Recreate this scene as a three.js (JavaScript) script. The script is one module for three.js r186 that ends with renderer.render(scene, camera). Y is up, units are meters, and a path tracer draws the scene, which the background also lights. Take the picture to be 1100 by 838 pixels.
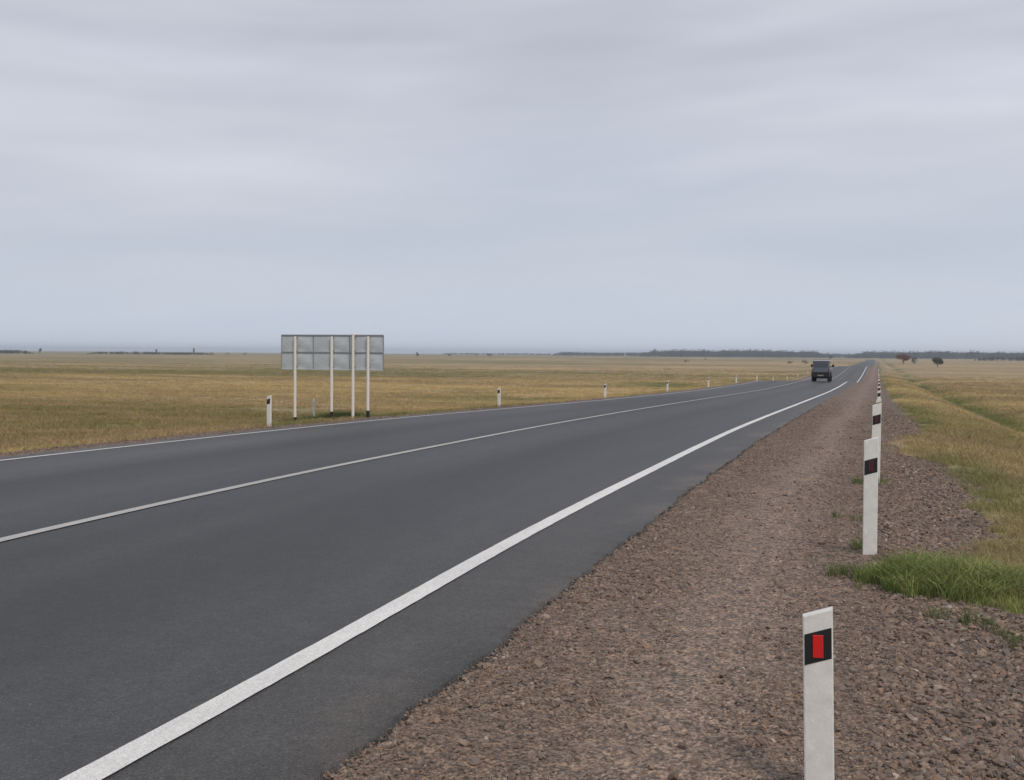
import * as THREE from 'three';
import { mergeGeometries } from 'three/addons/utils/BufferGeometryUtils.js';
import { RoundedBoxGeometry } from 'three/addons/geometries/RoundedBoxGeometry.js';

// ------------------------------------------------------------------ camera, sky, sun, exposure
const R = (d) => d * Math.PI / 180;
const scene = new THREE.Scene();
const camera = new THREE.PerspectiveCamera(37.07, 1024 / 780, 0.1, 9000);
camera.position.set(0, 1.45, 0);
camera.rotation.order = 'YXZ';
camera.rotation.set(R(-1.78), R(17.45), R(0.417));
scene.add(camera);

const renderer = new THREE.WebGLRenderer({ antialias: true });
renderer.toneMapping = THREE.LinearToneMapping;
renderer.toneMappingExposure = 1.27;
renderer.shadowMap.enabled = true;

// noise -------------------------------------------------------------------------------------
function rng(seed) { let s = seed >>> 0; return () => { s = (s + 0x6D2B79F5) | 0; let t = Math.imul(s ^ (s >>> 15), 1 | s); t = (t + Math.imul(t ^ (t >>> 7), 61 | t)) ^ t; return ((t ^ (t >>> 14)) >>> 0) / 4294967296; }; }
function h3(x, y, z) { let h = Math.imul(x, 374761393) ^ Math.imul(y, 668265263) ^ Math.imul(z, 2147483647 ^ 0x5bd1e995); h = Math.imul(h ^ (h >>> 13), 1274126177); return ((h ^ (h >>> 16)) >>> 0) / 4294967296; }
const sm = (t) => t * t * (3 - 2 * t);
function n2(x, y, s = 0) {
  const X = Math.floor(x), Y = Math.floor(y), u = sm(x - X), v = sm(y - Y);
  const a = h3(X, Y, s), b = h3(X + 1, Y, s), c = h3(X, Y + 1, s), d = h3(X + 1, Y + 1, s);
  return (a + (b - a) * u) * (1 - v) + (c + (d - c) * u) * v;            // 0..1
}
function fbm(x, y, o = 4, s = 0) { let a = 0.5, r = 0, t = 0; for (let i = 0; i < o; i++) { r += a * n2(x, y, s + i * 17); t += a; a *= 0.5; x *= 2.03; y *= 2.03; } return r / t; }
function n3(x, y, z, s = 0) { const Z = Math.floor(z), w = sm(z - Z); return n2(x, y, s + Z * 131) * (1 - w) + n2(x, y, s + (Z + 1) * 131) * w; }
function fbm3(x, y, z, o = 4, s = 0) { let a = 0.5, r = 0, t = 0; for (let i = 0; i < o; i++) { r += a * n3(x, y, z, s + i * 19); t += a; a *= 0.5; x *= 2.03; y *= 2.03; z *= 2.03; } return r / t; }
const mix = (a, b, t) => a + (b - a) * t;
const clamp = (x, a = 0, b = 1) => Math.min(b, Math.max(a, x));
const sstep = (a, b, x) => sm(clamp((x - a) / (b - a)));
function table(xs, ys) {                       // smooth (monotone-ish) interpolation
  const n = xs.length, m = [];
  for (let i = 0; i < n; i++) { const a = Math.max(0, i - 1), b = Math.min(n - 1, i + 1); m.push((ys[b] - ys[a]) / (xs[b] - xs[a])); }
  return (x) => {
    if (x <= xs[0]) return ys[0]; if (x >= xs[n - 1]) return ys[n - 1];
    let i = 0; while (x > xs[i + 1]) i++;
    const h = xs[i + 1] - xs[i], t = (x - xs[i]) / h, t2 = t * t, t3 = t2 * t;
    return (2 * t3 - 3 * t2 + 1) * ys[i] + (t3 - 2 * t2 + t) * h * m[i] + (-2 * t3 + 3 * t2) * ys[i + 1] + (t3 - t2) * h * m[i + 1];
  };
}

// overcast sky ------------------------------------------------------------------------------
{
  const W = 2048, H = 1024, d = new Float32Array(W * H * 4);
  for (let j = 0; j < H; j++) {
    const el = ((j + 0.5) / H - 0.5) * Math.PI, se = Math.sin(el), ce = Math.cos(el);
    for (let i = 0; i < W; i++) {
      const az = ((i + 0.5) / W - 0.5) * 2 * Math.PI, dx = Math.cos(az) * ce, dz = Math.sin(az) * ce;
      const e = Math.max(se, 0);
      // layers of stratus drawn out into streaks: coordinates on a flat deck, periodic round the compass by construction
      const k = 1 / (e + 0.16), px = dx * k, pz = dz * k;
      const rx = px * 0.95 + pz * 0.3, rz = -px * 0.3 + pz * 0.95;
      const w = fbm3(px * 0.9, pz * 0.9, 3.1, 3, 5) - 0.5;
      let c = fbm3(rx * 1.0 + w * 1.2, rz * 2.6 + w, 1.7, 5, 11);
      const c2 = fbm3(dx * 1.6, e * 7.5, dz * 1.6, 4, 71);               // broad level bands
      const c3 = fbm3(dx * 4, e * 34 + w * 2, dz * 4, 4, 171);           // finer level streaks
      let t = (c - 0.5) * 0.4 + (c2 - 0.5) * 0.8 + (c3 - 0.5) * 0.8;
      const up = sstep(0.02, 0.34, e);                                     // clear veil low, cloud deck above
      const base = [mix(0.505, 0.525, up), mix(0.551, 0.542, up), mix(0.632, 0.614, up)];
      const low = 1 - sstep(0.0, 0.10, e);
      // thin brighter streaks of altostratus: [compass degrees from -z, elevation, half width, half height, strength]
      const bear = Math.atan2(dx, -dz) / Math.PI * 180, eld = el / Math.PI * 180; let wisp = 0;
      for (const [b, e0, bw, ew, st] of [[6, 12.4, 11, 0.8, 0.09], [3, 11.2, 8, 0.5, 0.06], [-31, 13.6, 14, 0.7, 0.075], [-20, 9.2, 20, 0.8, 0.035], [-8, 15.2, 14, 0.9, 0.05], [60, 13, 22, 1.2, 0.08], [-95, 12, 24, 1.2, 0.07], [150, 12.5, 25, 1.1, 0.08], [-150, 14, 26, 1.2, 0.07]])
        wisp += st * Math.exp(-Math.pow((bear - b) / bw, 2) - Math.pow((eld - e0 + w * 3 + (c3 - 0.5) * 2.4) / ew, 2)) * (0.4 + 1.2 * c);
      const g = 1 + t * (0.16 + 0.55 * up) * 0.75 + wisp + 0.09 * low + 0.03 * Math.sin((bear + 20) / 180 * Math.PI);
      const o = (j * W + i) * 4, warm = clamp(t * 1.2, -0.15, 0.3);
      d[o] = base[0] * g * (1 + warm * 0.05); d[o + 1] = base[1] * g; d[o + 2] = base[2] * g * (1 - warm * 0.07); d[o + 3] = 1;
    }
  }
  const sky = new THREE.DataTexture(d, W, H, THREE.RGBAFormat, THREE.FloatType);
  sky.mapping = THREE.EquirectangularReflectionMapping; sky.magFilter = THREE.LinearFilter; sky.minFilter = THREE.LinearFilter; sky.wrapS = THREE.RepeatWrapping;
  sky.needsUpdate = true;
  scene.background = sky; scene.environment = sky;
  scene.backgroundIntensity = 0.86; scene.environmentIntensity = 0.86;
}
const sun = new THREE.DirectionalLight(0xfff3e2, 1.35);
sun.position.set(70, 110, 55); sun.target.position.set(0, 0, -20);
sun.castShadow = true; sun.shadow.radius = 28; sun.shadow.mapSize.set(2048, 2048);
Object.assign(sun.shadow.camera, { left: -120, right: 120, top: 120, bottom: -120, near: 1, far: 400 });
scene.add(sun, sun.target);
scene.fog = new THREE.FogExp2(0xe4effd, 0.0002);

// ------------------------------------------------------------------ helpers
const taken = {};
function numbered(n) { const k = taken[n] = (taken[n] ?? -1) + 1; return k ? n + '_' + String(k).padStart(3, '0') : n; }
function tag(o, label, category, group, kind) { o.userData.label = label; o.userData.category = category; if (group) o.userData.group = group; if (kind) o.userData.kind = kind; return o; }
function shadows(m) { m.castShadow = true; m.receiveShadow = true; return m; }
function part(name, geo, mat, parent) { const m = shadows(new THREE.Mesh(geo, mat)); m.name = parent === scene ? numbered(name) : name; parent.add(m); return m; }
function group(name, x, y, z, ry = 0) { const g = new THREE.Group(); g.name = numbered(name); g.position.set(x, y, z); g.rotation.y = ry; scene.add(g); return g; }
const std = (o) => new THREE.MeshStandardMaterial(o);
const lin = (r, g, b) => new THREE.Color().setRGB(r, g, b);
function box(w, h, d, x = 0, y = 0, z = 0, r = 0) { const g = r ? new RoundedBoxGeometry(w, h, d, 2, r) : new THREE.BoxGeometry(w, h, d); g.translate(x, y, z); return g; }
function cyl(r0, r1, h, n = 16) { return new THREE.CylinderGeometry(r0, r1, h, n); }
function tex(n, f, rep, srgb) {                                             // tileable: f(u, v) sampled on a wrapped lattice
  const d = new Uint8Array(n * n * 4);
  for (let j = 0; j < n; j++) for (let i = 0; i < n; i++) { const c = f(i, j); const o = (j * n + i) * 4; d[o] = clamp(c[0]) * 255; d[o + 1] = clamp(c[1]) * 255; d[o + 2] = clamp(c[2]) * 255; d[o + 3] = 255; }
  const t = new THREE.DataTexture(d, n, n); t.wrapS = t.wrapT = THREE.RepeatWrapping; t.magFilter = THREE.LinearFilter; t.minFilter = THREE.LinearMipmapLinearFilter; t.generateMipmaps = true;
  if (srgb) t.colorSpace = THREE.SRGBColorSpace; t.repeat.set(rep, rep); t.needsUpdate = true; return t;
}
function wrapN(i, j, n, cells, s) {                                         // periodic value noise
  const x = i / n * cells, y = j / n * cells, X = Math.floor(x), Y = Math.floor(y), u = sm(x - X), v = sm(y - Y), m = (a) => ((a % cells) + cells) % cells;
  const a = h3(m(X), m(Y), s), b = h3(m(X + 1), m(Y), s), c = h3(m(X), m(Y + 1), s), d = h3(m(X + 1), m(Y + 1), s);
  return (a + (b - a) * u) * (1 - v) + (c + (d - c) * u) * v;
}

// ------------------------------------------------------------------ the lie of the land (x across the road, d = distance ahead along it)
// height of the road below the camera's datum (camera stands at 1.45)
const drop = table([-30, 0, 4, 9, 14, 25, 45, 70, 90, 112, 130, 147, 170, 210, 260, 300, 345, 420, 600, 1000, 2000, 6000],
                   [0.08, 0.08, 0.07, 0.0, 0.01, 0.1, 0.35, 0.65, 0.8, 0.92, 1.42, 1.85, 2.05, 1.95, 1.5, 1.2, 1.4, 2.2, 2.6, 2.4, 2.0, 1.8]);
const fieldDrop = table([-30, 0, 20, 50, 100, 160, 250, 400, 700, 1500, 6000], [0.75, 0.75, 0.78, 1.1, 1.62, 2.1, 2.2, 2.25, 2.3, 2.2, 1.9]);
const xr = table([-40, 0, 10, 25, 50, 112, 400], [-2.66, -2.66, -2.68, -2.82, -2.8, -2.66, -2.66]);      // right edge line
const xc = table([-40, 8, 14, 25, 45, 112, 400], [-6.2, -6.22, -6.38, -6.58, -6.75, -6.6, -6.5]);        // centre line
const xl = table([-40, 12, 24, 35, 45, 55, 112, 400], [-11.0, -11.05, -11.0, -10.55, -10.25, -10.1, -10.2, -10.2]);
const pr = table([-40, 0, 9, 12, 20, 34, 75, 400], [-1.9, -1.92, -1.86, -1.92, -2.0, -2.05, -2.1, -2.1]);   // pavement edges
const pl = (d) => xl(d) - 0.42;
const edgeR = table([-40, 3, 6, 7.0, 7.45, 8, 8.9, 9.4, 10, 13.5, 17.5, 19.5, 22.5, 25, 40, 70, 110, 400], [1.6, 1.4, 1.25, 0.98, 0.5, 0.36, 0.4, 0.6, 0.86, 0.92, 0.75, 0.2, 0.15, 0.8, 0.8, 0.62, 0.45, 0.4]); // where the grass starts
const edgeL = table([-40, 12, 30, 60, 400], [-12.5, -12.45, -11.75, -11.35, -11.3]);
function surf(x, d) {
  const c = xc(d), r = -drop(d), f = -fieldDrop(d);
  let y;
  const right = pr(d), left = pl(d);
  if (x > left - 0.7 && x < right + 2.6) {
    y = r + 0.055 - 0.014 * Math.min(Math.abs(x - c), 3.7 + (x < c ? 9 : 0));
    if (x > right) y -= 0.006 * (x - right);
  } else {
    const side = x > c ? 1 : 0, x0 = side ? right + 2.6 : left - 0.7;
    const y0 = r + 0.055 - 0.014 * Math.min(Math.abs(x0 - c), side ? 3.7 : 99) - (side ? 0.0156 : 0), s = Math.abs(x - x0);
    const fy = f + (fbm(x * 0.05, d * 0.05, 3, 301) - 0.5) * 0.35 + (fbm(x * 0.0045, d * 0.0045, 3, 311) - 0.5) * clamp(d / 700) * 2.2;
    if (side) { const di = -0.42 * Math.exp(-Math.pow((s - 4.8) / 1.5, 2)); y = mix(y0, fy - 0.25, sstep(0, 6.0, s)) + di; }
    else { const t = 1 - clamp(s / 9); y = mix(y0, fy, 1 - t * t); }
    y += (fbm(x * 0.9, d * 0.9, 3, 321) - 0.5) * 0.14 * sstep(0, 1.5, s);
  }
  return y;
}
const inStrip = (x, d) => x > edgeL(d) && x < edgeR(d);
const axis = (segs) => { const a = []; for (const [from, to, step, grow = 1] of segs) { let v = from, s = step; const dir = Math.sign(to - from); while ((to - v) * dir > 1e-6) { a.push(v); v += s * dir; s *= grow; } } return a; };
function sheet(xs, ds, fy, fcol, uv = 1) {                                   // xs(d) -> array, ds array
  const nx = xs(0).length, nd = ds.length, p = new Float32Array(nx * nd * 3), c = new Float32Array(nx * nd * 3), t = new Float32Array(nx * nd * 2), idx = [];
  let k = 0;
  ds.forEach((d) => xs(d).forEach((x) => { p[k * 3] = x; p[k * 3 + 1] = fy(x, d); p[k * 3 + 2] = -d; const q = fcol(x, d); c[k * 3] = q[0]; c[k * 3 + 1] = q[1]; c[k * 3 + 2] = q[2]; t[k * 2] = x * uv; t[k * 2 + 1] = d * uv; k++; }));
  for (let j = 0; j < nd - 1; j++) for (let i = 0; i < nx - 1; i++) { const a = j * nx + i, b = a + 1, e = a + nx, g = e + 1; idx.push(a, b, e, b, g, e); }
  const geo = new THREE.BufferGeometry();
  geo.setAttribute('position', new THREE.BufferAttribute(p, 3)); geo.setAttribute('color', new THREE.BufferAttribute(c, 3)); geo.setAttribute('uv', new THREE.BufferAttribute(t, 2));
  geo.setIndex(idx); geo.computeVertexNormals(); return geo;
}

// field colours: dry steppe, straw to olive in bands, green where water gathers
const STRAW = [0.395, 0.312, 0.170], TAN = [0.275, 0.212, 0.126], OLIVE = [0.165, 0.155, 0.062], GREEN = [0.105, 0.140, 0.042], LUSH = [0.15, 0.215, 0.055];
const lerp3 = (a, b, t) => [mix(a[0], b[0], t), mix(a[1], b[1], t), mix(a[2], b[2], t)];
function fieldColour(x, d) {
  const far = clamp(d / 260);
  const a = fbm(x * 0.035, d * 0.075, 4, 401), b = fbm(x * 0.012 + 9, d * 0.03, 4, 431), e = fbm(x * 0.22, d * 0.4, 3, 451);
  const g = fbm(x * 0.004, d * 0.009, 4, 471);
  let c = lerp3(TAN, STRAW, sstep(0.35, 0.68, a * 0.6 + e * 0.4));
  const ol = sstep(0.475, 0.64, b * 0.55 + e * 0.25 + g * 0.25 + 0.02 * far);
  c = lerp3(c, OLIVE, ol * (x > 0 ? 0.5 : 0.85));
  if (x < -9) c = lerp3(c, OLIVE, 0.22 * sstep(30, 170, -x) * (0.4 + e));
  if (x < -9) c = lerp3(c, GREEN, 0.8 * sstep(0.46, 0.62, fbm(x * 0.09, d * 0.05, 3, 481)) * sstep(0, 1, 1 - Math.abs((-x - 21) / 12)) * sstep(50, 80, d) * (1 - sstep(150, 200, d)));
  if (x < -9) c = lerp3(c, GREEN, 0.5 * sstep(0.5, 0.62, e) * (1 - sstep(0, 2.2, edgeL(d) - x)));
  if (x > 0) {
    const s = x - pr(d) - 2.6;
    c = lerp3(c, GREEN, 0.85 * Math.exp(-Math.pow((s - 5.0) / 1.3, 2)) * sstep(0.38, 0.6, fbm(x * 0.2, d * 0.09, 3, 491)));
    c = lerp3(c, LUSH, 0.75 * Math.exp(-Math.pow((d - 7.5 + 0.2 * x) / 0.75, 2)) * (1 - sstep(1.1, 2.2, x)));
    c = lerp3(c, GREEN, 0.6 * (1 - sstep(0.2, 1.2, x - edgeR(d))) * sstep(0.36, 0.6, fbm(x * 0.4, d * 0.13, 3, 501)));
  }
  return c;
}
// ground ------------------------------------------------------------------------------------
{
  const xs = [...axis([[-12.5, -5500, 0.3, 1.035]]).reverse(), ...axis([[-12.2, 14, 0.3], [14, 5500, 0.32, 1.04]])];
  const ds = axis([[-25, 3, 1.2], [3, 60, 0.3], [60, 6500, 0.32, 1.022]]);
  const geo = sheet(() => xs, ds, (x, d) => {
    let y = surf(x, d);
    const nz = (fbm(x * 1.3, d * 1.3, 3, 521) - 0.5) * 0.7;
    const m = sstep(-0.2, 0.35, edgeR(d) + nz - x) * sstep(-0.2, 0.35, x - edgeL(d) + nz);
    return y - 0.16 * m;
  }, (x, d) => { const c = fieldColour(x, d), q = 0.86 + 0.28 * n2(x * 3, d * 3, 531); return [c[0] * q, c[1] * q, c[2] * q]; }, 1);
  const grain = tex(512, (i, j) => { const a = wrapN(i, j, 512, 128, 1), b = wrapN(i, j, 512, 32, 2), c = wrapN(i, j, 512, 256, 3), v = 0.70 + 0.2 * (a - 0.5) + 0.22 * (b - 0.5) + 0.3 * (c - 0.5); return [v + 0.02, v, v - 0.02]; }, 0.35, true);
  const g = part('ground', geo, std({ vertexColors: true, color: lin(2.05, 2.05, 2.05), map: grain, roughness: 1 }), scene);
  tag(g, 'dry brown and olive steppe reaching flat to the horizon', 'field', null, 'structure');
}
// road --------------------------------------------------------------------------------------
const roadDs = axis([[-20, 2, 0.5], [2, 22, 0.05], [22, 1300, 0.06, 1.02]]);
const roadY = (x, d) => surf(x, d) + 0.0025 * (n2(x * 0.6, d * 0.4, 541) - 0.5);
const raggedR = (d) => pr(d) + (fbm(d * 1.4, 3, 4, 551) - 0.5) * 0.10 + (n2(d * 13, 7, 561) - 0.5) * 0.03 * (d < 40 ? 1 : 0);
const raggedL = (d) => pl(d) + (fbm(d * 1.1, 5, 4, 571) - 0.5) * 0.22;
let road;
{
  const N = 46;
  const xs = (d) => { const a = raggedL(d), b = raggedR(d), o = [a - 0.035]; for (let i = 0; i <= N; i++) o.push(mix(a, b, i / N)); o.push(b + 0.03); return o; };
  const geo = sheet(xs, roadDs, (x, d) => { const out = x > raggedR(d) + 1e-4 || x < raggedL(d) - 1e-4; return roadY(x, d) - (out ? 0.09 : 0); }, (x, d) => {
    const c = xc(d), w = x > c ? (x - c) / (xr(d) - c) : (c - x) / (c - xl(d));                    // 0 at the centre line, 1 at the edge line
    const track = Math.exp(-Math.pow((w - 0.27) / 0.11, 2)) + Math.exp(-Math.pow((w - 0.75) / 0.12, 2));
    const s1 = fbm(x * 3.2, d * 0.035, 4, 601) - 0.5, s2 = fbm(x * 0.8, d * 0.06, 3, 611) - 0.5, s3 = fbm(x * 9, d * 0.25, 3, 621) - 0.5;
    let v = 0.039 * (1 + 0.22 * track + s1 * 0.8 + s2 * 0.9 + s3 * 0.3);
    v *= 1 - 0.3 * Math.exp(-Math.pow((x - c + 0.1) / 0.55, 2)) - 0.3 * Math.exp(-Math.pow((w - 0.5) / 0.12, 2)) * (0.5 + n2(d * 0.04, x, 7));
    if (d > 34 && d < 54 && x < c) v *= 1 - 0.38 * sstep(0.35, 0.5, fbm(x * 1.5, d * 0.5, 3, 637) + 0.25 - Math.abs((x + 8.2) / 2.4) * 0.4) * sstep(34, 37, d) * (1 - sstep(50, 54, d));   // old bitumen repair
    let rr = 0.98, gg = 1.0, bb = 1.0;
    if (w > 1.02) { const k = x > c ? 1 : 0.7; v *= 1.0 + 0.10 * k; rr = 1.03; gg = 1.0; bb = 0.94; const dust = sstep(0.42, 0.75, fbm(x * 3, d * 1.1, 4, 631)) * sstep(0.55, 0, Math.abs(x > c ? raggedR(d) - x : x - raggedL(d))); return [mix(v * rr, 0.16, dust * 0.5), mix(v * gg, 0.125, dust * 0.5), mix(v * bb, 0.10, dust * 0.5)]; }
    return [v * rr, v * gg, v * bb];
  });
  const sp = (i, j) => { const a = wrapN(i, j, 1024, 340, 21), b = wrapN(i, j, 1024, 512, 22), c = wrapN(i, j, 1024, 60, 23), e = wrapN(i, j, 1024, 14, 24); return 0.64 + (a - 0.5) * 0.26 + (b - 0.5) * 0.22 + (c - 0.5) * 0.07 + (e - 0.5) * 0.05 + (a > 0.86 && b > 0.6 ? 0.16 : 0); };
  const m = tex(1024, (i, j) => { const v = sp(i, j); return [v, v, v]; }, 1 / 2.2, true);
  const bm = tex(512, (i, j) => { const v = 0.3 + 0.5 * wrapN(i, j, 512, 170, 31) + 0.3 * wrapN(i, j, 512, 256, 32); return [v, v, v]; }, 1 / 1.1, false);
  road = part('road', geo, new THREE.MeshPhysicalMaterial({ vertexColors: true, color: lin(2.55, 2.55, 2.55), map: m, bumpMap: bm, bumpScale: 0.003, roughness: 0.54, specularIntensity: 0.8 }), scene);
  tag(road, 'two lane asphalt highway running straight to the horizon', 'road', null, 'structure');
}
function line(name, xf, w, albedo, label, d1 = 340) {
  const ds = roadDs.filter((d) => d < d1);
  const geo = sheet((d) => { const x = xf(d); return [x - w / 2 + (n2(d * 9, 1, 641) - 0.5) * 0.004, x - w / 6, x + w / 6, x + w / 2 + (n2(d * 9, 2, 641) - 0.5) * 0.004]; }, ds, (x, d) => roadY(x, d) + 0.006, (x, d) => {
    const k = albedo * (0.9 + 0.22 * (fbm(x * 5, d * 0.8, 4, 651) - 0.5) + 0.1 * (n2(x * 40, d * 14, 661) - 0.5)); return [k, k * 0.985, k * 0.96];
  });
  const m = tex(256, (i, j) => { const v = 0.86 + (wrapN(i, j, 256, 90, 41) - 0.5) * 0.14 - (wrapN(i, j, 256, 128, 42) > 0.9 ? 0.2 : 0); return [v, v, v]; }, 2, true);
  const o = part(name, geo, std({ vertexColors: true, color: lin(1.35, 1.35, 1.35), map: m, roughness: 0.7 }), road); o.userData.label = label;
}
line('edge_line', xr, 0.135, 0.80, 'broad white edge line beside the gravel shoulder');
line('center_line', xc, 0.115, 0.46, 'worn greyish white centre line');
line('edge_line', xl, 0.12, 0.58, 'white edge line beside the left field');

// gravel shoulders --------------------------------------------------------------------------
const gravelTex = tex(1024, (i, j) => {
  const a = wrapN(i, j, 1024, 150, 51), b = wrapN(i, j, 1024, 300, 52), c = wrapN(i, j, 1024, 40, 53), e = wrapN(i, j, 1024, 480, 54);
  const v = 0.66 + (a - 0.5) * 0.34 + (b - 0.5) * 0.34 + (c - 0.5) * 0.12 + (e - 0.5) * 0.2, w = (c - 0.5) * 0.02 + (a - 0.5) * 0.015;
  return [v + w, v, v - w];
}, 0.42, true);
const gravelBump = tex(512, (i, j) => { const v = 0.55 * wrapN(i, j, 512, 70, 61) + 0.45 * wrapN(i, j, 512, 150, 62); return [v, v, v]; }, 0.84, false);
const gravelMat = std({ vertexColors: true, color: lin(2.3, 2.3, 2.3), map: gravelTex, bumpMap: gravelBump, bumpScale: 0.02, roughness: 1 });
function gravelColour(x, d) {
  const t = fbm(x * 1.4, d * 0.5, 4, 701), u = fbm(x * 3.5, d * 2.5, 3, 711);
  const track = Math.exp(-Math.pow((x + 0.85 + (fbm(d * 0.2, 1, 2, 721) - 0.5) * 0.5) / 0.36, 2));
  let c = lerp3([0.180, 0.128, 0.096], [0.212, 0.156, 0.120], t);
  c = lerp3(c, [0.255, 0.190, 0.150], track * (0.45 + 0.6 * u));
  if (x > 0.1) c = lerp3(c, [0.150, 0.115, 0.095], 0.7 * sstep(0.1, 0.5, x));
  return c;
}
const gravelY = (x, d) => surf(x, d) - 0.022 + (fbm(x * 6, d * 6, 3, 731) - 0.5) * 0.03 + (fbm(x * 1.1, d * 0.8, 2, 741) - 0.5) * 0.03 * sstep(0, 0.5, x - pr(d)) + (d < 60 ? (n2(x * 22, d * 22, 751) - 0.5) * 0.014 : 0);
function shoulder(x0f, x1f, n, ds) {
  const geo = sheet((d) => { const a = x0f(d), b = x1f(d), o = []; for (let i = 0; i <= n; i++) o.push(mix(a, b, i / n)); return o; }, ds, gravelY, gravelColour);
  return part('gravel_shoulder', geo, gravelMat, scene);
}
tag(shoulder((d) => pr(d) - 0.35, () => 2.2, 70, axis([[-10, 2, 0.3], [2, 22, 0.05], [22, 900, 0.06, 1.025]])), 'brown gravel shoulder along the right edge of the road', 'shoulder', null, 'structure');
tag(shoulder((d) => edgeL(d) - 0.7, (d) => pl(d) + 0.3, 16, axis([[-20, 5, 0.5], [5, 60, 0.12], [60, 900, 0.13, 1.03]])), 'narrow gravel strip along the left edge of the road', 'shoulder', null, 'structure');

// loose stones ------------------------------------------------------------------------------
{
  const r = rng(11), M = new THREE.Matrix4(), Q = new THREE.Quaternion(), E3 = new THREE.Euler(), V = new THREE.Vector3(), S = new THREE.Vector3();
  const shapes = [];
  for (let k = 0; k < 4; k++) {
    const g = [new THREE.IcosahedronGeometry(1, 0), new THREE.OctahedronGeometry(1.1, 0), new THREE.DodecahedronGeometry(1, 0), new THREE.OctahedronGeometry(1, 1)][k], p = g.attributes.position;
    for (let i = 0; i < p.count; i++) { const x = p.getX(i), y = p.getY(i), z = p.getZ(i), q = 0.5 + 0.95 * n3(x * 2.3 + 9, y * 2.3 + 9, z * 2.3 + 9, 800 + k * 7); p.setXYZ(i, x * q * 1.2, y * q * 0.62, z * q * 0.8); }
    g.computeVertexNormals(); shapes.push(g);
  }
  const lists = [[], [], [], []];
  const tones = [[0.165, 0.122, 0.096], [0.19, 0.14, 0.108], [0.14, 0.108, 0.09], [0.225, 0.17, 0.134], [0.155, 0.125, 0.108], [0.195, 0.13, 0.094], [0.11, 0.088, 0.076], [0.30, 0.245, 0.20]];
  const wts = [0.25, 0.45, 0.6, 0.7, 0.82, 0.9, 0.975, 1];
  const drop1 = (n, xa, xb, da, db, s0, s1, keep, tone) => {
    for (let i = 0; i < n; i++) {
      const u = r(), d = da * Math.pow(db / da, u), b = xb(d), a = xa(d), x = mix(a, b, r()), q = r();
      if (r() > keep(x, d) * (1 - sstep(db * 0.3, db, d))) continue;
      const s = mix(s0, s1, q * q * q) * (1 + (d > 14 ? (d - 14) * 0.022 : 0)), t = r(); let c = tone ?? tones[wts.findIndex((w) => t <= w)]; const v = (0.8 + 0.4 * r()) * (tone ? 1 : 1.16);
      lists[Math.floor(r() * 4)].push([x, gravelY(x, d) + s * 0.22, -d, s, r() * 6.28, r() - 0.5, c[0] * v, c[1] * v, c[2] * v]);
    }
  };
  const track = (x, d) => 1 - 1.0 * Math.exp(-Math.pow((x + 0.85 + (fbm(d * 0.2, 1, 2, 721) - 0.5) * 0.5) / 0.5, 2)) * (0.8 + 0.45 * fbm(x * 2, d, 3, 761));
  const clump = (x, d) => 0.35 + 1.1 * sstep(0.3, 0.65, fbm(x * 2.1, d * 2.1, 3, 771));
  drop1(120000, (d) => raggedR(d) + 0.01, () => 0.35, 2.4, 60, 0.0045, 0.0145, (x, d) => track(x, d) * clump(x, d));
  drop1(80000, () => 0.0, (d) => Math.max(edgeR(d) + 0.25, 0.3), 2.4, 45, 0.007, 0.024, (x, d) => clump(x, d) * 0.95);
  drop1(9000, (d) => raggedR(d) + 0.02, () => 1.4, 2.4, 30, 0.016, 0.03, (x, d) => (x > 0.1 ? 0.55 : 0.12));
  drop1(9000, (d) => raggedR(d) - 0.02, (d) => raggedR(d) + 0.1, 2.4, 50, 0.004, 0.013, () => 1);
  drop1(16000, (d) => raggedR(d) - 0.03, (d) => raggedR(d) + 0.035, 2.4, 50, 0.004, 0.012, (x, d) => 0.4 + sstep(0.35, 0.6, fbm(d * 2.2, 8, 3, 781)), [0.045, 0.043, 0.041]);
  drop1(300, (d) => raggedR(d) - 0.5, (d) => raggedR(d), 2.6, 20, 0.003, 0.006, () => 0.6);
  drop1(18000, (d) => edgeL(d) - 0.2, (d) => raggedL(d), 9, 60, 0.008, 0.02, () => 0.8);
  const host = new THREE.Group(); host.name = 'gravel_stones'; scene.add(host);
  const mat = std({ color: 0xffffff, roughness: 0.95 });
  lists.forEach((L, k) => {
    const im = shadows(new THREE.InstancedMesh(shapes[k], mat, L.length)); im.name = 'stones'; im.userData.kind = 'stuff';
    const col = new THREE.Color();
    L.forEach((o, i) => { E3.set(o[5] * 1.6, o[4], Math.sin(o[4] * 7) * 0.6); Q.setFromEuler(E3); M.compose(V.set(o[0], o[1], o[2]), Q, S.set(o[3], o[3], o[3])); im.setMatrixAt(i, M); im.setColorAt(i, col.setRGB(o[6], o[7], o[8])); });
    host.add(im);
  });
  tag(host, 'loose brown crushed stones scattered over the gravel shoulder', 'gravel', null, 'stuff');
}

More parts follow.
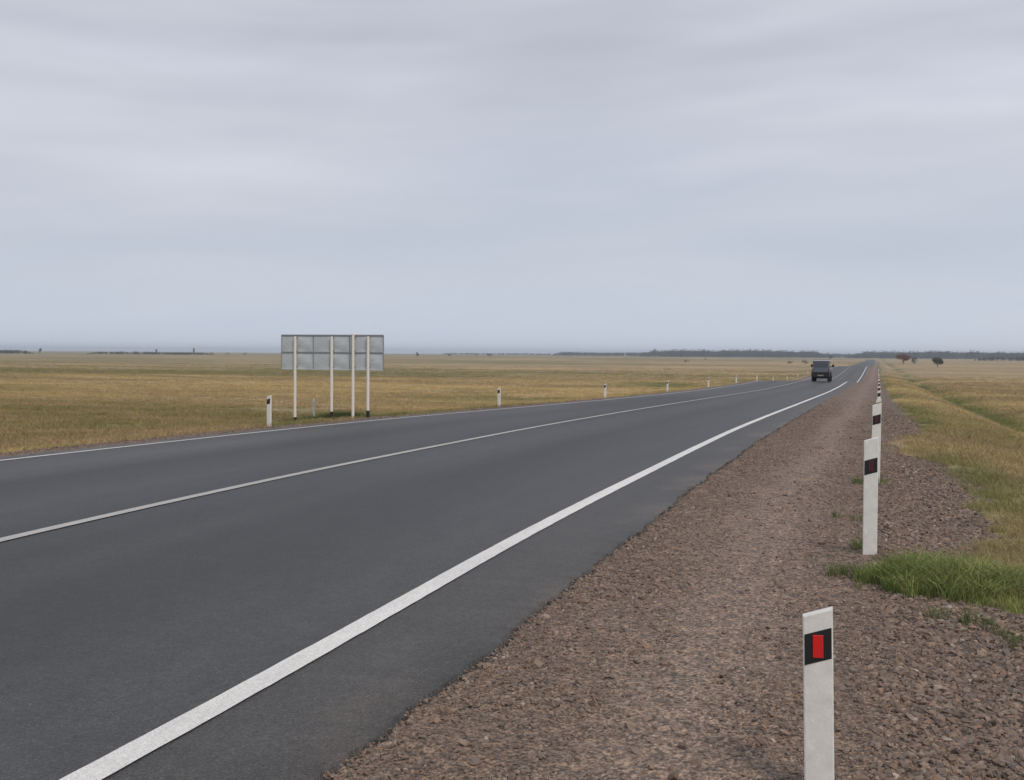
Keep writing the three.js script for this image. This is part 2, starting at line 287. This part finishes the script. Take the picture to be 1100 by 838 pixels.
// ------------------------------------------------------------------ roadside posts
const postWhite = std({ color: lin(0.82, 0.815, 0.79), roughness: 0.5, bumpMap: gravelBump, bumpScale: 0.0006 });
{
  const m = tex(256, (i, j) => { const a = wrapN(i, j, 256, 10, 81), b = wrapN(i, j, 256, 60, 82), c = wrapN(i, j, 256, 128, 83), v = 0.93 + (a - 0.5) * 0.07 + (b - 0.5) * 0.04 - (c > 0.93 && a > 0.5 ? 0.12 : 0); return [v, v, v - 0.006]; }, 3, true);
  postWhite.map = m;
}
const postBlack = std({ color: lin(0.012, 0.012, 0.013), roughness: 0.45 });
const redReflector = new THREE.MeshPhysicalMaterial({ color: lin(0.62, 0.012, 0.012), roughness: 0.22, clearcoat: 1, clearcoatRoughness: 0.1 });
const dullRed = std({ color: lin(0.060, 0.008, 0.012), roughness: 0.5 });
const SL = 0.30;                                                             // slope of the cut top
function slanted(w, y0, y1, t, bevel, z = 0) {                               // a plate whose lower / upper edges follow the cut
  const sh = new THREE.Shape();
  if (y0 === null) { sh.moveTo(-w / 2, -0.35); sh.lineTo(w / 2, -0.35); } else { sh.moveTo(-w / 2, y0 - SL * w / 2); sh.lineTo(w / 2, y0 + SL * w / 2); }
  sh.lineTo(w / 2, y1 + SL * w / 2); sh.lineTo(-w / 2, y1 - SL * w / 2); sh.closePath();
  const g = new THREE.ExtrudeGeometry(sh, { depth: t - 2 * bevel, bevelEnabled: bevel > 0, bevelThickness: bevel, bevelSize: bevel, bevelOffset: -bevel, bevelSegments: 2 });
  g.translate(0, 0, -t / 2 + bevel + z); return g;
}
function makePost(h, bright, off = 0.066) {
  const g = new THREE.Group();
  const body = part('body', slanted(0.102, null, h, 0.042, 0.006), postWhite, g);
  const b = part('black_band', slanted(0.092, h - off - 0.108, h - off, 0.047, 0.001), postBlack, g);
  part('reflector', new RoundedBoxGeometry(0.036, 0.08, 0.006, 2, 0.002).translate(0, h - off - 0.053, 0.0255), bright ? redReflector : dullRed, b);
  part('reflector', new RoundedBoxGeometry(0.036, 0.08, 0.006, 2, 0.002).translate(0, h - off - 0.053, -0.0255), postWhite, b);
  return g;
}
function placePost(g, x, d, ry, tilt, label, grp) {
  g.name = numbered('delineator_post'); g.position.set(x, surf(x, d) - 0.01, -d); g.rotation.set(tilt * 0.5, ry, tilt); tag(g, label, 'roadside post', grp); scene.add(g);
}
const RG = 'posts along the right shoulder', LG = 'posts along the left road edge';
const ord = ['nearest', 'second', 'third', 'fourth', 'fifth', 'sixth', 'seventh', 'eighth', 'ninth', 'tenth', 'eleventh', 'twelfth', 'thirteenth', 'fourteenth', 'fifteenth', 'sixteenth'];
placePost(makePost(0.644, true), -0.172, 4.19, R(4), 0.024, 'nearest white post with bright red reflector in the foreground gravel', RG);
placePost(makePost(0.86, false, 0.15), -0.035, 9.0, R(2), 0.004, 'white post standing in gravel beside the green grass tuft', RG);
const rp = [[14.4, -0.008, 0.92], [25.5, 0.03, 0.68], [37, 0.05, 0.68], [50, 0.06, 0.66], [64, 0.07, 0.68], [80, 0.08, 0.67], [97, 0.10, 0.68], [118, 0.15, 0.7], [152, 0.12, 0.8], [178, 0.12, 0.8], [210, 0.14, 0.8], [250, 0.15, 0.8]];
rp.forEach(([d, x, h], i) => placePost(makePost(h, false, i ? 0.066 : 0.13), x, d, R(2 - i * 0.4), (h3(i, 3, 5) - 0.5) * 0.02, ord[i + 2] + ' white post from the camera in the right hand row', RG));
const lp = [[21.75, -12.18, 0.64], [36.6, -11.95, 0.63], [51, -11.65, 0.65], [67.2, -11.65, 0.66], [84, -11.6, 0.68], [99.5, -11.4, 0.7], [113, -11.0, 0.7], [150, -12.6, 0.75], [171, -12.4, 0.75], [196, -12.5, 0.75], [226, -12.6, 0.75]];
lp.forEach(([d, x, h], i) => placePost(makePost(h, false), x, d, R(-14), (h3(i, 9, 5) - 0.5) * 0.03,
  i === 0 ? 'white post with black band, left of the large sign' : i === 1 ? 'white post with black band, first one right of the large sign' : ord[i] + ' white post right of the large sign across the road', LG));

// ------------------------------------------------------------------ large sign seen from behind
const galv = std({ color: lin(0.66, 0.72, 0.735), roughness: 0.5, metalness: 0.1 });
const galvDark = std({ color: lin(0.24, 0.265, 0.28), roughness: 0.55, metalness: 0.2 });
const poleWhite = std({ color: lin(0.72, 0.69, 0.63), roughness: 0.55 });
{
  const d0 = 26.4, x0 = -14.43, x1 = -11.62;                                  // panel spans x0..x1
  const top = 1.885, bot = 1.02, W = x1 - x0, cx = (x0 + x1) / 2;
  const g = group('road_sign', cx, surf(cx, d0), -d0, 0);
  tag(g, 'large grey panel sign seen from behind on four white poles', 'road sign');
  const y = (v) => v - g.position.y;
  const mottled = tex(256, (i, j) => { const a = wrapN(i, j, 256, 6, 91), b = wrapN(i, j, 256, 40, 92), v = 0.86 + (a - 0.5) * 0.16 + (b - 0.5) * 0.06; return [v, v, v + 0.01]; }, 0.6, true);
  galv.map = mottled;
  const cuts = [-W / 2, -W / 2 + W * 0.318, -W / 2 + W * 0.673, W / 2], rows = [bot, (top + bot) / 2, top];
  for (let i = 0; i < 3; i++) for (let j = 0; j < 2; j++) {
    const w = cuts[i + 1] - cuts[i] - 0.014, h = rows[j + 1] - rows[j] - 0.016;
    part('panel', new RoundedBoxGeometry(w, h, 0.012, 2, 0.004).translate((cuts[i] + cuts[i + 1]) / 2, y((rows[j] + rows[j + 1]) / 2), 0), galv, g);
  }
  part('rail', box(W, 0.035, 0.03, 0, y(rows[1]), 0.012, 0.006), galvDark, g);
  part('rail', box(W, 0.032, 0.03, 0, y(top) - 0.004, 0.012, 0.006), galvDark, g);
  part('rail', box(W, 0.02, 0.022, 0, y(bot) + 0.004, 0.010, 0.005), galv, g);
  for (const c of cuts.slice(1, 3)) part('stiffener', box(0.028, top - bot - 0.05, 0.02, c, y((top + bot) / 2), 0.004, 0.005), galvDark, g);
  for (const s of [-1, 1]) part('stiffener', box(0.022, top - bot, 0.024, s * (W / 2 - 0.006), y((top + bot) / 2), 0.004, 0.005), galvDark, g);
  const poles = [[0.148, -0.03, 0.25], [0.51, -0.03, 0.27], [0.718, 0.03, 0], [0.862, -0.025, 0.16]];
  poles.forEach(([u, over, foot]) => {
    const px = -W / 2 + W * u, gy = surf(px + cx, d0) - 0.25, t = top + over;
    const p = part('pole', cyl(0.036, 0.036, t - gy, 16).translate(px, y((t + gy) / 2), 0.066), poleWhite, g);
    part('cap', cyl(0.030, 0.038, 0.012, 16).translate(px, y(t) + 0.006, 0.066), foot ? postBlack : poleWhite, p);
    if (foot) part('black_foot', cyl(0.041, 0.041, foot + 0.25, 16).translate(px, y(gy + (foot + 0.25) / 2), 0.066), postBlack, p);
    for (const ry of [rows[0] + 0.08, rows[1] + 0.05, rows[2] - 0.06]) part('clamp', box(0.09, 0.028, 0.05, px, y(ry), 0.045, 0.006), galvDark, p);
  });
  // stake under it
  const sx = -13.98, sd = 27.3, st = group('marker_stake', sx, surf(sx, sd), -sd, 0.3);
  tag(st, 'short thin white stake with black foot under the large sign', 'stake');
  const k = new THREE.CylinderGeometry(0.036, 0.022, 0.5, 10); k.translate(0, 0.37, 0); part('shaft', k, poleWhite, st);
  part('tip', new THREE.ConeGeometry(0.036, 0.08, 10).translate(0, 0.66, 0), poleWhite, st);
  part('black_foot', cyl(0.028, 0.028, 0.34, 10).translate(0, 0.03, 0), postBlack, st);
}

// ------------------------------------------------------------------ vehicle
{
  const d0 = 109, x0 = -4.82, g = group('off_road_vehicle', x0, roadY(x0, d0), -d0, R(-1));
  tag(g, 'dark grey boxy off-road vehicle in the right lane far down the road', 'car');
  const paint = new THREE.MeshPhysicalMaterial({ color: lin(0.06, 0.075, 0.1), roughness: 0.45, clearcoat: 0.5, clearcoatRoughness: 0.3 });
  const roofM = std({ color: lin(0.5, 0.51, 0.53), roughness: 0.5 }), rubber = std({ color: lin(0.013, 0.013, 0.014), roughness: 0.9 }), rimM = std({ color: lin(0.2, 0.2, 0.21), roughness: 0.5, metalness: 0.4 });
  const glass = new THREE.MeshPhysicalMaterial({ color: lin(0.02, 0.03, 0.035), roughness: 0.06, clearcoat: 1 });
  const side = (pts, w, bev) => { const s = new THREE.Shape(); pts.forEach(([z, y], i) => (i ? s.lineTo(z, y) : s.moveTo(z, y))); s.closePath(); const e = new THREE.ExtrudeGeometry(s, { depth: w - 2 * bev, bevelEnabled: true, bevelThickness: bev, bevelSize: bev, bevelOffset: -bev, bevelSegments: 2 }); e.translate(0, 0, -(w - 2 * bev) / 2); e.rotateY(-Math.PI / 2); return e; };
  // z+ is the rear (towards the camera); profile in (z, y)
  const body = part('body', side([[-1.95, 0.55], [-1.98, 0.95], [-1.9, 1.1], [-0.75, 1.2], [1.9, 1.2], [1.97, 0.9], [1.95, 0.52], [1.55, 0.5], [1.45, 0.78], [1.2, 0.88], [0.9, 0.78], [0.8, 0.48], [-0.85, 0.48], [-0.95, 0.78], [-1.2, 0.88], [-1.5, 0.78], [-1.6, 0.5]], 1.56, 0.05), paint, g);
  part('hood', box(1.2, 0.06, 1.05, 0, 1.17, -1.33, 0.03), paint, g);
  const cab = part('cabin', side([[-0.8, 1.18], [-0.5, 1.86], [1.8, 1.86], [1.9, 1.18]], 1.42, 0.05), paint, g);
  part('roof', box(1.46, 0.09, 2.36, 0, 1.9, 0.66, 0.04), roofM, g);
  part('rear_window', box(1.14, 0.44, 0.02, 0, 1.52, 0, 0.008).rotateX(-0.145).translate(0, 0.0 + 0.013, 1.853 + 0.22), glass, cab);
  part('windshield', box(1.2, 0.5, 0.02, 0, 0, 0, 0.008).rotateX(0.415).translate(0, 1.54, -0.655), glass, cab);
  for (const s of [-1, 1]) for (const z of [0, 0.82, 1.46]) part('side_window', box(0.02, 0.42, z > 1 ? 0.46 : 0.7, s * 0.708, 1.55, z - 0.02, 0.008), glass, cab);
  for (const s of [-1, 1]) {
    part('tail_light', box(0.11, 0.2, 0.05, s * 0.69, 1.02, 1.965, 0.015), std({ color: lin(0.16, 0.04, 0.035), roughness: 0.3 }), body);
    part('headlight', cyl(0.1, 0.1, 0.05, 20).rotateX(Math.PI / 2).translate(s * 0.58, 0.9, -1.99), std({ color: lin(0.7, 0.7, 0.68), roughness: 0.15 }), body);
    const m = part('mirror', box(0.2, 0.24, 0.1, s * 0.93, 1.42, -0.45, 0.03), rubber, g);
    part('mirror_arm', box(0.16, 0.03, 0.03, s * 0.8, 1.36, -0.45), rubber, m);
    part('mud_flap', box(0.24, 0.32, 0.02, s * 0.68, 0.40, 1.66), rubber, g);
    part('fender_flare', side([[0.7, 0.5], [0.8, 0.84], [1.2, 0.97], [1.6, 0.84], [1.7, 0.5], [1.62, 0.5], [1.5, 0.78], [1.2, 0.89], [0.9, 0.78], [0.78, 0.5]], 0.08, 0.01).translate(s * 0.8, 0, 0), rubber, body);
    for (const z of [-1.2, 1.2]) {
      const w = new THREE.Group(); w.name = 'wheel'; w.position.set(s * 0.68, 0.37, z); w.rotation.z = Math.PI / 2; g.add(w);
      part('tyre', new THREE.LatheGeometry([[0.2, -0.11], [0.3, -0.125], [0.355, -0.1], [0.37, -0.05], [0.37, 0.05], [0.355, 0.1], [0.3, 0.125], [0.2, 0.11]].map(([a, b]) => new THREE.Vector2(a, b)), 28), rubber, w);
      part('rim', cyl(0.21, 0.21, 0.17, 20), rimM, w);
    }
  }
  part('rear_bumper', box(1.5, 0.2, 0.14, 0, 0.54, 2.02, 0.03), rubber, g);
  part('lower_cladding', box(1.46, 0.24, 0.06, 0, 0.75, 1.99, 0.02), rubber, g);
  part('front_bumper', box(1.54, 0.15, 0.14, 0, 0.58, -2.05, 0.03), rubber, g);
  part('license_plate', box(0.50, 0.11, 0.01, 0, 0.58, 2.098, 0.003), std({ color: lin(0.2, 0.22, 0.2), roughness: 0.5 }), g);
  part('underbody', box(1.1, 0.22, 3.3, 0, 0.42, 0, 0.04), rubber, g);
  part('axle', cyl(0.06, 0.06, 1.2, 10).rotateZ(Math.PI / 2).translate(0, 0.37, 1.2), rubber, g);
  part('axle', cyl(0.06, 0.06, 1.2, 10).rotateZ(Math.PI / 2).translate(0, 0.37, -1.2), rubber, g);
  for (const z of [-0.3, 0.5, 1.3]) part('roof_bar', box(1.3, 0.03, 0.05, 0, 2.0, z, 0.01), rimM, g);
  for (const s of [-1, 1]) part('roof_rail', box(0.04, 0.05, 2.0, s * 0.62, 1.965, 0.5, 0.01), rimM, g);
}

// ------------------------------------------------------------------ far trees and woods
function leafBlob(r, n, size, blobs, out, colours) {                          // leaf-clump faces spread through uneven lobes
  const p = [], c = [];
  for (let i = 0; i < n; i++) {
    const b = blobs[Math.floor(r() * blobs.length)];
    const u = r() * 2 - 1, a = r() * 6.283, q = Math.sqrt(1 - u * u), rad = Math.pow(r(), 0.45);
    const cx = b[0] + q * Math.cos(a) * rad * b[3], cy = b[1] + u * rad * b[4], cz = b[2] + q * Math.sin(a) * rad * b[3];
    const s = size * (0.5 + r()), t = colours[Math.floor(r() * colours.length)], v = 0.8 + 0.4 * r();
    const e = [r() - 0.5, r() - 0.5, r() - 0.5], f = [r() - 0.5, r() - 0.5, r() - 0.5];
    p.push(cx, cy, cz, cx + e[0] * s * 2, cy + e[1] * s * 2, cz + e[2] * s * 2, cx + f[0] * s * 2, cy + f[1] * s * 2, cz + f[2] * s * 2);
    for (let k = 0; k < 3; k++) c.push(t[0] * v, t[1] * v, t[2] * v);
  }
  const g = new THREE.BufferGeometry(); g.setAttribute('position', new THREE.Float32BufferAttribute(p, 3)); g.setAttribute('color', new THREE.Float32BufferAttribute(c, 3)); g.computeVertexNormals(); return g;
}
function limb(a, b, r0, r1) { const d = new THREE.Vector3().subVectors(b, a), g = new THREE.CylinderGeometry(r1, r0, d.length(), 7); g.translate(0, d.length() / 2, 0); g.applyQuaternion(new THREE.Quaternion().setFromUnitVectors(new THREE.Vector3(0, 1, 0), d.normalize())); g.translate(a.x, a.y, a.z); return g; }
const leafMat = std({ vertexColors: true, roughness: 0.9 }), barkMat = std({ color: lin(0.07, 0.055, 0.042), roughness: 1 });
function tree(name, label, category, bearing, d, h, w, trunk, colours, seed, grp, n = 900) {
  const x = -Math.tan(R(bearing)) * d, r = rng(seed), g = group(name, x, surf(x, d) - 0.05, -d, r() * 6);
  tag(g, label, category, grp);
  const blobs = [];
  const th = h * trunk;
  for (let i = 0; i < 9; i++) { const a = r() * 6.28, q = Math.sqrt(r()) * w * 0.33; blobs.push([Math.cos(a) * q, mix(th + (h - th) * 0.22, h * 0.84, r()), Math.sin(a) * q, w * (0.2 + 0.14 * r()), (h - th) * (0.2 + 0.14 * r())]); }
  const limbs = [limb(new THREE.Vector3(0, -0.3, 0), new THREE.Vector3(0, th + (h - th) * 0.4, 0), h * 0.035, h * 0.015)];
  for (const b of blobs.slice(0, 6)) limbs.push(limb(new THREE.Vector3(0, th * (0.7 + 0.3 * r()), 0), new THREE.Vector3(b[0], b[1], b[2]), h * 0.016, h * 0.005));
  part('trunk', mergeGeometries(limbs), barkMat, g);
  part('crown', leafBlob(r, n, Math.max(w, h) * 0.05, blobs, null, colours), leafMat, g);
  return g;
}
const DK = [[0.030, 0.045, 0.022], [0.042, 0.058, 0.026], [0.05, 0.06, 0.03]], RED = [[0.16, 0.06, 0.04], [0.12, 0.06, 0.04], [0.19, 0.075, 0.05]], GR = [[0.07, 0.085, 0.045], [0.06, 0.07, 0.04]];
tree('tree', 'small tree with reddish brown crown in the right field', 'tree', -1.12, 640, 5.6, 7.0, 0.2, RED, 21, null, 2200);
tree('bush', 'grey green bush just right of the reddish brown tree', 'bush', -1.62, 690, 4.2, 4.4, 0.05, GR, 22, null);
tree('tree', 'small dark green lone tree rightmost in the right field', 'tree', -2.63, 470, 3.7, 4.4, 0.24, DK, 23, null, 2200);
tree('tree', 'leftmost lone tree standing on the left horizon', 'tree', 39.55, 900, 6.2, 3.2, 0.3, DK, 24, null);
tree('tree', 'tall thin tree right end of the left horizon thicket', 'tree', 32.75, 1150, 8.0, 1.8, 0.2, DK, 25, null);
tree('tree', 'slim tree rising mid way along the left horizon thicket', 'tree', 34.45, 1150, 6.6, 2.6, 0.1, DK, 26, null);
tree('tree', 'small round tree on the horizon just right of the large sign', 'tree', 22.12, 950, 4.8, 4.4, 0.15, DK, 27, null);
const HB = 'low bushes dotted along the far horizon';
[[36.0, 1150, 4.2, 6], [35.35, 1150, 4.6, 9], [34.9, 1180, 3.6, 8], [31.9, 1200, 3, 7], [31.2, 1200, 3, 6], [30.4, 1200, 3.4, 6], [20.6, 1300, 3.6, 9], [19.2, 1300, 4.4, 6], [18.6, 1300, 3.4, 9], [8.95, 620, 1.6, 3.2], [8.0, 900, 1.5, 3], [4.0, 560, 1.6, 3.6], [3.35, 560, 1.8, 4.5], [2.15, 1400, 6, 11]]
  .forEach(([b, d, h, w], i) => tree('bush', ['leftmost round bush in the left horizon thicket', 'broad bush second from left in the left horizon thicket', 'broad low bush beside the slim tree in the left thicket', 'first low bush right of the left horizon thicket', 'second low bush right of the left horizon thicket', 'low bush nearest the large sign on its left', 'broad low horizon bush right of the small round tree', 'taller bush in middle of horizon row left of the hazy wood', 'broad low bush touching the left end of the thin hazy wood', 'tiny dark bush in the field below the hazy wood, left one', 'tiny dark bush below the hazy wood, second from left', 'dark bush in tan field a little left of the vehicle', 'dark bush in tan field just left of the vehicle', 'dark bush on the horizon just right of the vehicle'][i], 'bush', b, d, h, w, 0.02, DK, 60 + i, HB, 300));
{
  const r = rng(77), protos = [0, 1, 2].map((k) => { const blobs = []; for (let i = 0; i < 6; i++) blobs.push([(r() - 0.5) * 3.2, 5 + r() * 6.5, (r() - 0.5) * 3.2, 1.7 + r(), 2 + r() * 1.2]); blobs.push([0, 3, 0, 2.4, 3]); return mergeGeometries([leafBlob(r, 120, 1.3, blobs, null, DK)]); });
  const M = new THREE.Matrix4(), Q = new THREE.Quaternion(), Y = new THREE.Vector3(0, 1, 0);
  function wood(label, list) {
    const host = new THREE.Group(); host.name = numbered('distant_wood'); scene.add(host); tag(host, label, 'wood', null, 'stuff');
    const L = [[], [], []];
    for (const [b0, b1, d0, d1, h, n] of list) for (let i = 0; i < n; i++) {
      const b = mix(b0, b1, r()), d = mix(d0, d1, r()), x = -Math.tan(R(b)) * d, e = Math.min(1, Math.min(Math.abs(b - b0), Math.abs(b - b1)) / (0.12 * Math.abs(b1 - b0)) + 0.35);
      const s = h / 12.5 * e * (0.72 + 0.3 * fbm(b * 1.7, 2, 3, 901) + 0.25 * r());
      L[Math.floor(r() * 3)].push([x, surf(x, d) - 0.5, -d, s, r() * 6.28]);
    }
    L.forEach((a, k) => { const im = shadows(new THREE.InstancedMesh(protos[k], leafMat, a.length)); im.name = 'trees'; im.userData.kind = 'stuff'; a.forEach((o, i) => { Q.setFromAxisAngle(Y, o[4]); M.compose(new THREE.Vector3(o[0], o[1], o[2]), Q, new THREE.Vector3(o[3] * 1.25, o[3], o[3] * 1.25)); im.setMatrixAt(i, M); }); host.add(im); });
  }
  wood('hazy blue wood on the horizon left of the vehicle', [[2.2, 11.2, 2300, 2700, 13.2, 900], [10.5, 15.5, 2600, 3000, 9, 350], [14.5, 21, 2900, 3300, 6, 260]]);
  wood('hazy blue wood on the horizon right of the road', [[-9.5, 1.4, 2300, 2700, 13.6, 1000], [-0.4, 4, 2800, 3100, 11, 300]]);
  wood('darker nearer strip of trees at the right horizon', [[-12, -4.2, 1500, 1560, 5.5, 260]]);
  wood('thin dark thicket along the left horizon', [[31.8, 37.6, 1180, 1240, 3.2, 300], [39.8, 46, 1050, 1100, 4, 260]]);
}

// ------------------------------------------------------------------ grass
{
  const r = rng(5);
  function tuft(n, h, spread, w, lean, pal) {
    const p = [], c = [], idx = [];
    for (let i = 0; i < n; i++) {
      const a = r() * 6.283, q = Math.sqrt(r()) * spread, x = Math.cos(a) * q, z = Math.sin(a) * q, b = r() * 6.283, hh = h * (0.45 + 0.65 * r()), le = lean * hh * (0.3 + r()), ww = w * (0.6 + 0.6 * r()), o = p.length / 3;
      const dx = Math.cos(b), dz = Math.sin(b), f = r() * 6.283, sx = Math.cos(f) * ww, sz = Math.sin(f) * ww;
      p.push(x - sx, -0.03, z - sz, x + sx, -0.03, z + sz, x + dx * le * 0.3 - sx * 0.8, hh * 0.55, z + dz * le * 0.3 - sz * 0.8, x + dx * le * 0.3 + sx * 0.8, hh * 0.55, z + dz * le * 0.3 + sz * 0.8, x + dx * le, hh * (1 - 0.25 * lean * r()), z + dz * le);
      const t = pal[Math.floor(r() * pal.length)], v = 0.8 + 0.4 * r(); for (let k = 0; k < 5; k++) c.push(t[0] * v, t[1] * v, t[2] * v);
      idx.push(o, o + 1, o + 2, o + 1, o + 3, o + 2, o + 2, o + 3, o + 4);
    }
    const g = new THREE.BufferGeometry(); g.setAttribute('position', new THREE.Float32BufferAttribute(p, 3)); g.setAttribute('color', new THREE.Float32BufferAttribute(c, 3)); g.setIndex(idx); g.computeVertexNormals(); return g;
  }
  const mixPal = [[1, 1, 1], [1.15, 1.02, 0.85], [0.85, 0.95, 0.8], [1.2, 1.1, 1.0]];
  const mat = std({ vertexColors: true, roughness: 0.85 });
  const M = new THREE.Matrix4(), Q = new THREE.Quaternion(), E3 = new THREE.Euler(), V = new THREE.Vector3(), S = new THREE.Vector3(), col = new THREE.Color();
  function field(name, label, protos, spots) {
    const host = new THREE.Group(); host.name = numbered(name); scene.add(host); tag(host, label, 'grass', null, 'stuff');
    const L = protos.map(() => []); spots.forEach((s, i) => L[i % protos.length].push(s));
    L.forEach((a, k) => {
      const im = shadows(new THREE.InstancedMesh(protos[k], mat, a.length)); im.name = 'tufts'; im.userData.kind = 'stuff';
      a.forEach(([x, d, s, hs, c, y], i) => { E3.set((r() - 0.5) * 0.2, r() * 6.28, (r() - 0.5) * 0.2); Q.setFromEuler(E3); M.compose(V.set(x, y ?? surf(x, d), -d), Q, S.set(s, s * hs, s)); im.setMatrixAt(i, M); im.setColorAt(i, col.setRGB(c[0], c[1], c[2])); });
      host.add(im);
    });
  }
  const jit = (c, a = 0.18) => { const v = 1 - a + 2 * a * r(); return [c[0] * v, c[1] * v, c[2] * v]; };
  // left steppe
  const steppe = [0, 1, 2, 3].map(() => tuft(18, 0.13, 0.19, 0.005, 0.9, mixPal));
  let sp = [];
  for (let i = 0; i < 150000; i++) {
    const d = 9 * Math.pow(330 / 9, Math.pow(r(), 0.85)), x1 = edgeL(d) + 0.15, x0 = -0.98 * d - 6, x = mix(x0, x1, r());
    if (x > x1) continue;
    const bald = fbm(x * 0.5, d * 0.5, 3, 951), near = sstep(0, 1.2, edgeL(d) - x);
    if (r() > 0.25 + 0.75 * near || r() > sstep(0.2, 0.42, bald) || r() < 0.9 * sstep(120, 330, d)) continue;
    const c = fieldColour(x, d), k = d > 40 ? 1 + (d - 40) * 0.013 : 1;
    sp.push([x, d, k * (0.6 + 0.7 * r()) * (0.65 + 0.35 * near), (0.6 + 0.5 * fbm(x * 0.15, d * 0.15, 2, 961)) / Math.pow(k, 0.75), jit([c[0] * 1.15, c[1] * 1.15, c[2] * 1.1], 0.24)]);
  }
  field('steppe_grass', 'dry straw coloured grass covering the field left of the road', steppe, sp);
  // right verge and field
  const verge = [0, 1, 2, 3].map(() => tuft(22, 0.135, 0.13, 0.0021, 1.0, mixPal));
  sp = [];
  for (let i = 0; i < 130000; i++) {
    const d = 3.5 * Math.pow(240 / 3.5, r()), e = edgeR(d) + (fbm(d * 1.7, 4, 3, 971) - 0.5) * 0.5 * (d > 9.5 || d < 7 ? 1 : 0.3), x = e + Math.pow(r(), 1.3) * (0.17 * d + 3.2 - e);
    if (x < e + 0.02) continue;
    if (r() > 0.12 + 0.88 * sstep(0, 0.7, x - e + (fbm(x * 3, d * 2, 3, 977) - 0.5) * 0.8)) continue;
    if (d < 30 && r() > 0.25 + 0.75 * sstep(0.3, 0.55, fbm(x * 2.2, d * 1.3, 3, 979))) continue;
    if (d < 7.2 && r() > 0.3) continue;
    if (r() < 0.9 * sstep(90, 240, d)) continue;
    const c = fieldColour(x, d), k = d > 14 ? 1 + (d - 14) * 0.02 : 1;
    sp.push([x, d, k * (0.55 + 0.6 * r()) * (0.5 + 0.5 * sstep(0, 0.7, x - e)), (0.7 + 0.6 * fbm(x * 0.5, d * 0.3, 2, 981)) / Math.pow(k, 0.6), jit([c[0] * 1.22, c[1] * 1.22, c[2] * 1.2], 0.26)]);
  }
  field('verge_grass', 'tan and green grass on the verge right of the posts', verge, sp);
  // green clump by the second post
  const lush = [0, 1, 2].map(() => tuft(20, 0.20, 0.06, 0.0030, 1.1, [[1, 1, 1], [1.25, 1.15, 1.1], [0.8, 0.9, 0.8], [1.5, 1.3, 1.4]]));
  sp = [];
  for (let i = 0; i < 4200; i++) {
    const d = mix(7.25, 9.2, r()), x = mix(-0.25, 1.7, r()), cd = 8.0 - 0.1 * x + 0.12 * Math.sin(x * 5), w = 0.46 * (1 - 0.7 * sstep(0.15, -0.2, x)) * (0.7 + 0.6 * fbm(x * 4, 3, 2, 993)) + 0.05 * x;
    const q = Math.abs(d - cd) / w; if (q > 1 || r() < q * q * 0.8 || fbm(x * 5, d * 5, 2, 991) < 0.38 + 0.12 * sstep(0.5, 1.3, x)) continue;
    sp.push([x, d, (0.55 + 0.7 * r()) * (1 - 0.35 * q) * (0.65 + 0.35 * sstep(-0.1, 0.25, x)), 1, jit(lerp3(LUSH, [0.30, 0.29, 0.11], clamp(r() * 0.75 + 0.18 * (x - 0.6)))), gravelY(x, d) + 0.01]);
  }
  // small sprigs in the gravel and the green at the sign's foot
  for (const [cx, cd, s, n] of [[-0.2, 8.2, 0.14, 22], [-0.08, 9.25, 0.08, 16], [-0.2, 11, 0.16, 7], [0.55, 6.95, 0.1, 9], [0.8, 6.7, 0.16, 16], [0.35, 7.1, 0.06, 5], [0.02, 3.95, 0.05, 6], [-0.08, 14.2, 0.2, 26]])
    for (let i = 0; i < n; i++) { const x = cx + (r() - 0.5) * 2 * s, d = cd + (r() - 0.5) * 2 * s; sp.push([x, d, 0.3 + 0.3 * r(), 1, jit(GREEN), gravelY(x, d) + 0.005]); }
  for (let i = 0; i < 420; i++) { const x = -14.0 + (r() + r() - 1) * 1.5, d = 27.6 + (r() + r() - 1) * 1.0; sp.push([x, d, 1.0 + 0.9 * r(), 0.9, jit([0.10, 0.135, 0.04])]); }
  field('green_grass', 'fresh green grass clumps at the post, gravel and sign foot', lush, sp);
}
renderer.render(scene, camera);
